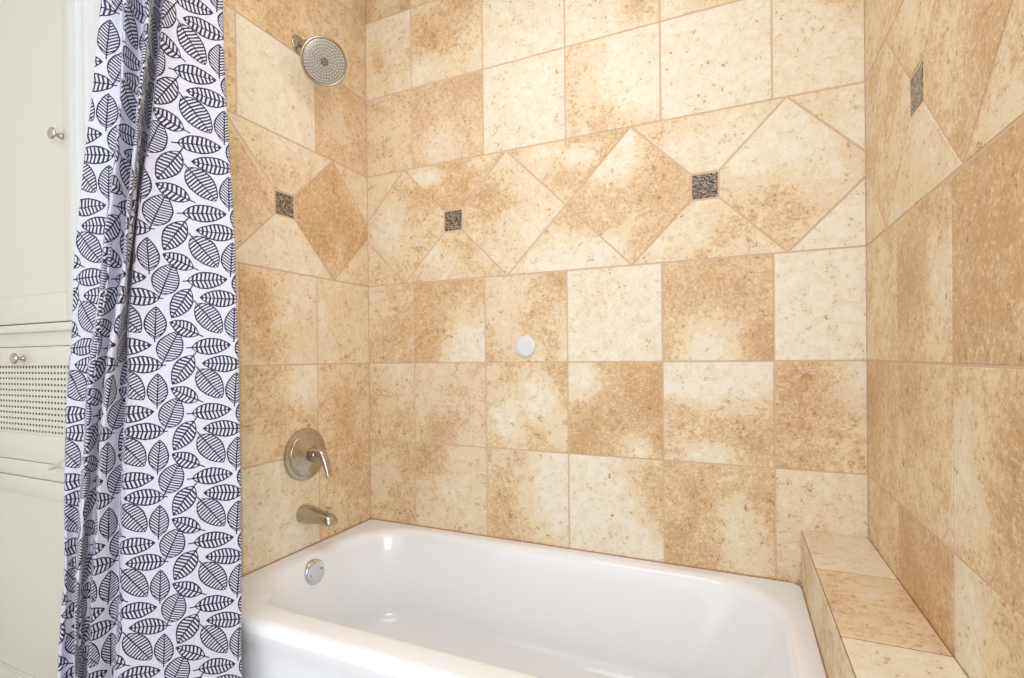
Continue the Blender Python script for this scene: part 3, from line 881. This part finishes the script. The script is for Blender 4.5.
    SUB, NZ = 12, 110
    z1, z0 = 1.205, -1.0
    plans = [(z, catmull(P, SUB)) for z, P in levels][::-1]
    NU = len(plans[0][1])
    zs = [z for z, _ in plans]
    bm = bmesh.new(); uvl = bm.loops.layers.uv.new('UVMap')
    grid, arc = [], []
    for j in range(NZ + 1):
        z = z0 + (z1 - z0) * j / NZ
        zc = min(max(z, zs[0]), zs[-1])
        n = max(i for i in range(len(zs) - 1) if zs[i] <= zc or i == 0)
        t = (zc - zs[n]) / (zs[n + 1] - zs[n])
        q = [plans[min(max(n + d, 0), len(zs) - 1)][1] for d in (-1, 0, 1, 2)]
        row, L = [], [0.0]
        for i in range(NU):
            c = []
            for ax in (0, 1):
                p0, p1, p2, p3 = (qq[i][ax] for qq in q)
                m1, m2 = (p2 - p0) * .5, (p3 - p1) * .5
                c.append((2 * t ** 3 - 3 * t * t + 1) * p1 + (t ** 3 - 2 * t * t + t) * m1 + (-2 * t ** 3 + 3 * t * t) * p2 + (t ** 3 - t * t) * m2)
            row.append(c)
        for i in range(1, NU):
            L.append(L[-1] + math.hypot(row[i][0] - row[i - 1][0], row[i][1] - row[i - 1][1]))
        vs = []
        for i, (x, y) in enumerate(row):
            u = i / (NU - 1)
            w = math.sin(8 * z + 9 * u) * math.sin(19 * u - 2.3 * z + .6) + .5 * math.sin(19 * z - 23 * u) * math.sin(4 * z + 1)
            fade = min(1, L[i] / .05)
            x -= .0022 * w * fade; y -= .0026 * w * fade
            y = min(y, -.786)
            if x < .004: y = min(y, -.921)
            vs.append(bm.verts.new((x, y, z)))
        grid.append(vs); arc.append(L)
    for j in range(NZ):
        for i in range(NU - 1):
            fc = bm.faces.new((grid[j][i + 1], grid[j][i], grid[j + 1][i], grid[j + 1][i + 1]))
            for l, (ii, jj) in zip(fc.loops, ((i + 1, j), (i, j), (i, j + 1), (i + 1, j + 1))):
                l[uvl].uv = (-arc[jj][ii] + U_OFF, z0 + (z1 - z0) * jj / NZ - V_OFF)
    o = mesh_obj('shower_curtain', bm, curtain_material(), None, 180)
    md = o.modifiers.new('cloth', 'SOLIDIFY'); md.thickness = .0012; md.offset = 0
    tag(o, 'white cotton shower curtain printed with navy leaves hanging gathered beside the tub', 'curtain')
U_OFF, V_OFF = .035, .105
curtain()

# rod that carries it, above the picture
def rod():
    bm = bmesh.new()
    zc, yc = 1.2185, -.873
    lathe(bm, [(.0125, .0), (.0125, W)], (0, yc, zc), (1, 0, 0), 28)
    o = mesh_obj('curtain_rod', bm, NICKEL, None, 40)
    tag(o, 'straight brushed nickel curtain rod between the tiled side walls', 'curtain rod')
    for x, d in ((.0004, 1), (W - .0004, -1)):
        bm = bmesh.new(); lathe(bm, [(.028 if d > 0 else .03, 0), (.028, .006), (.018, .014), (.0127, .02)], (x, yc + (.0085 if d > 0 else 0), zc), (d, 0, 0), 32)
        mesh_obj('end_flange', bm, NICKEL, o, 40)
rod()

# ------------------------------------------------------------------ light
world = bpy.data.worlds.new('room_light'); scene.world = world; world.use_nodes = True
bg = world.node_tree.nodes['Background']; bg.inputs[0].default_value = (.985, .99, 1, 1); bg.inputs[1].default_value = 1.38

def area(name, loc, target, size, power, col=(1, .97, .93), shape='RECTANGLE'):
    l = bpy.data.lights.new(name, 'AREA'); l.shape = shape; l.size = size[0]; l.size_y = size[1]; l.energy = power; l.color = col
    o = bpy.data.objects.new(name, l); o.location = loc
    o.rotation_euler = (Vector(target) - Vector(loc)).to_track_quat('-Z', 'Y').to_euler()
    link(o); return o
area('ceiling_lamp', (.85, -1.0, CEIL - .03), (.85, -.98, 0), (1.0, .8), 8, (1, .985, .965))
area('right_fill_light', (W + .05, -2.25, .35), (.35, -.35, .0), (.8, 1.3), 17, (.97, .985, 1))  # unseen fill lamp added from the right to light the left side

# ------------------------------------------------------------------ camera (18 mm class lens, shifted)
cam = bpy.data.cameras.new('camera'); co = bpy.data.objects.new('camera', cam); link(co)
yaw, pitch, roll = -0.4180830280829682, -0.0040405795424363795, -0.010003131092622226
f = 505.0526; cy = 358.971
cam.sensor_fit = 'HORIZONTAL'; cam.sensor_width = 36
cam.lens = f / 1024 * 36
cam.shift_x = 0; cam.shift_y = (cy - 339) / 1024
fw = Vector((math.sin(yaw) * math.cos(pitch), math.cos(yaw) * math.cos(pitch), math.sin(pitch)))
rt = Vector((math.cos(yaw), -math.sin(yaw), 0)); up = rt.cross(fw)
r2 = rt * math.cos(roll) + up * math.sin(roll); u2 = -rt * math.sin(roll) + up * math.cos(roll)
Mx = Matrix((r2, u2, -fw)).transposed().to_4x4(); Mx.translation = Vector((1.36262, -1.638677, .019668))
co.matrix_world = Mx
cam.clip_start = .01
scene.camera = co

scene.view_settings.view_transform = 'Standard'; scene.view_settings.look = 'None'
scene.view_settings.gamma = 1; scene.view_settings.use_curve_mapping = False
scene.view_settings.exposure = 0.02
scene.cycles.use_denoising = True
scene.cycles.max_bounces = 8
